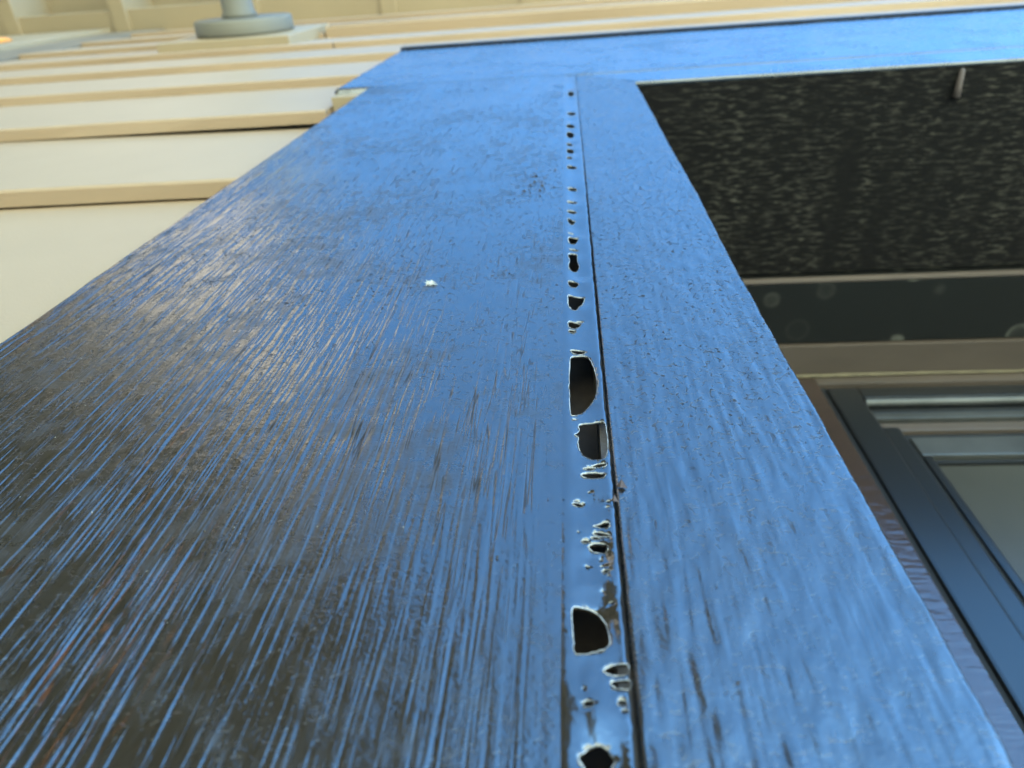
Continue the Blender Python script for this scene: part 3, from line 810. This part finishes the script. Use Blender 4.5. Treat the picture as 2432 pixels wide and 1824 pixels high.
# ------------------------------------------------------------------ neighbouring house, seen in the gloss of the trim
nb = tag(empty('neighbour_house', (-5.5, -5.0, -1.5)), 'tall cream sided house reflected in the left of the glossy trim', 'house')
box('wall', (-8.0, -3.02, -9.0, -0.9, -1.5, 6.6), M['neighbour'], nb)
bmb = bmesh.new()
add_box(bmb, -3.019, -2.995, -9.0, -0.9, 0.0, 0.17)
src = bm_obj('siding_board', bmb, M['neighbour'], nb)
src.location.z = -1.5 + 0.01
for i in range(1, 46):
    c = src.copy(); COL.objects.link(c); c.location.z = -1.5 + 0.01 + i * 0.178
for y in (-3.2, -6.4):
    for z in (-0.4, 2.6):
        w = box('window', (-2.994, -2.96, y - 0.5, y + 0.5, z, z + 1.3), M['cream'], nb)
        box('pane', (-2.9595, -2.955, y - 0.43, y + 0.43, z + 0.07, z + 1.23), M['glass'], w)
bm = bmesh.new()
vv = [bm.verts.new(p) for p in ((-8.2, -9.3, 6.6), (-2.9, -9.3, 6.6), (-2.9, -0.6, 6.6), (-8.2, -0.6, 6.6), (-5.5, -9.3, 8.2), (-5.5, -0.6, 8.2))]
for f in ((0, 1, 4), (3, 5, 2), (1, 2, 5, 4), (0, 4, 5, 3), (0, 3, 2, 1)):
    bm.faces.new([vv[i] for i in f])
bm_obj('roof', bm, M['roof'], nb)

# ------------------------------------------------------------------ row of dark evergreens at the left, reflected low in the trim
M['needles'] = flat_mat('evergreen_foliage', (0.030, 0.032, 0.012), 0.7, 0.5, 2)
M['bark'] = flat_mat('bark', (0.07, 0.05, 0.035), 0.9, 0.4, 8)
def evergreen(name, x, y, h, rad, label, n=5200):
    t = tag(empty(name, (x, y, -1.5)), label, 'tree', 'evergreens in a row in front of the wall')
    bm = bmesh.new()
    tube(bm, [(x + 0.03 * math.sin(i), y, -1.5 + h * 0.95 * i / 8) for i in range(9)], [0.11 * (1 - i / 9.5) for i in range(9)], False, 8)
    bm_obj('trunk', bm, M['bark'], t, True)
    u = rng.random(n) ** 0.7
    zz = -1.5 + 0.25 + (h - 0.25) * (1 - u)
    env = rad * (0.12 + 0.95 * np.sin(np.clip(u, 0, 1) * 2.0)) * (0.8 + 0.25 * np.sin(zz * 5 + x * 3))
    rr_ = env * np.sqrt(rng.uniform(0.25, 1.0, n)); an = rng.uniform(0, 2 * np.pi, n)
    C = np.stack([x + rr_ * np.cos(an), y + rr_ * np.sin(an), zz], 1)
    d = np.stack([np.cos(an), np.sin(an), rng.uniform(-.6, .5, n)], 1) + rng.standard_normal((n, 3)) * 0.35
    d /= np.linalg.norm(d, axis=1)[:, None]
    e = np.cross(d, rng.standard_normal((n, 3))); e /= np.linalg.norm(e, axis=1)[:, None]
    ln = rng.uniform(.09, .17, n)[:, None]; wd = rng.uniform(.03, .06, n)[:, None]
    V = np.stack([C - d * ln * .3, C + e * wd, C + d * ln, C - e * wd], 1).reshape(-1, 3)
    me = bpy.data.meshes.new('crown')
    me.from_pydata(V.tolist(), [], np.arange(n * 4).reshape(n, 4).tolist())
    link('crown', me, M['needles'], t)
for y_, x_, h_, r_, nm in ((-0.95, -2.3, 4.6, 0.6, 'right beside the wall'), (-1.9, -2.35, 5.2, 0.75, 'second from the wall'), (-3.4, -2.45, 6.6, 0.85, 'third from the wall'), (-5.1, -2.40, 7.2, 0.9, 'fourth from the wall'),
                       (-7.0, -2.30, 8.2, 1.0, 'fifth from the wall'), (-9.2, -2.2, 9.0, 1.1, 'sixth from the wall'), (-11.8, -2.1, 9.8, 1.2, 'farthest from the wall')):
    evergreen('evergreen_tree', x_, y_, h_, r_, 'dark evergreen %s at the left, seen only as a reflection' % nm, 6500)
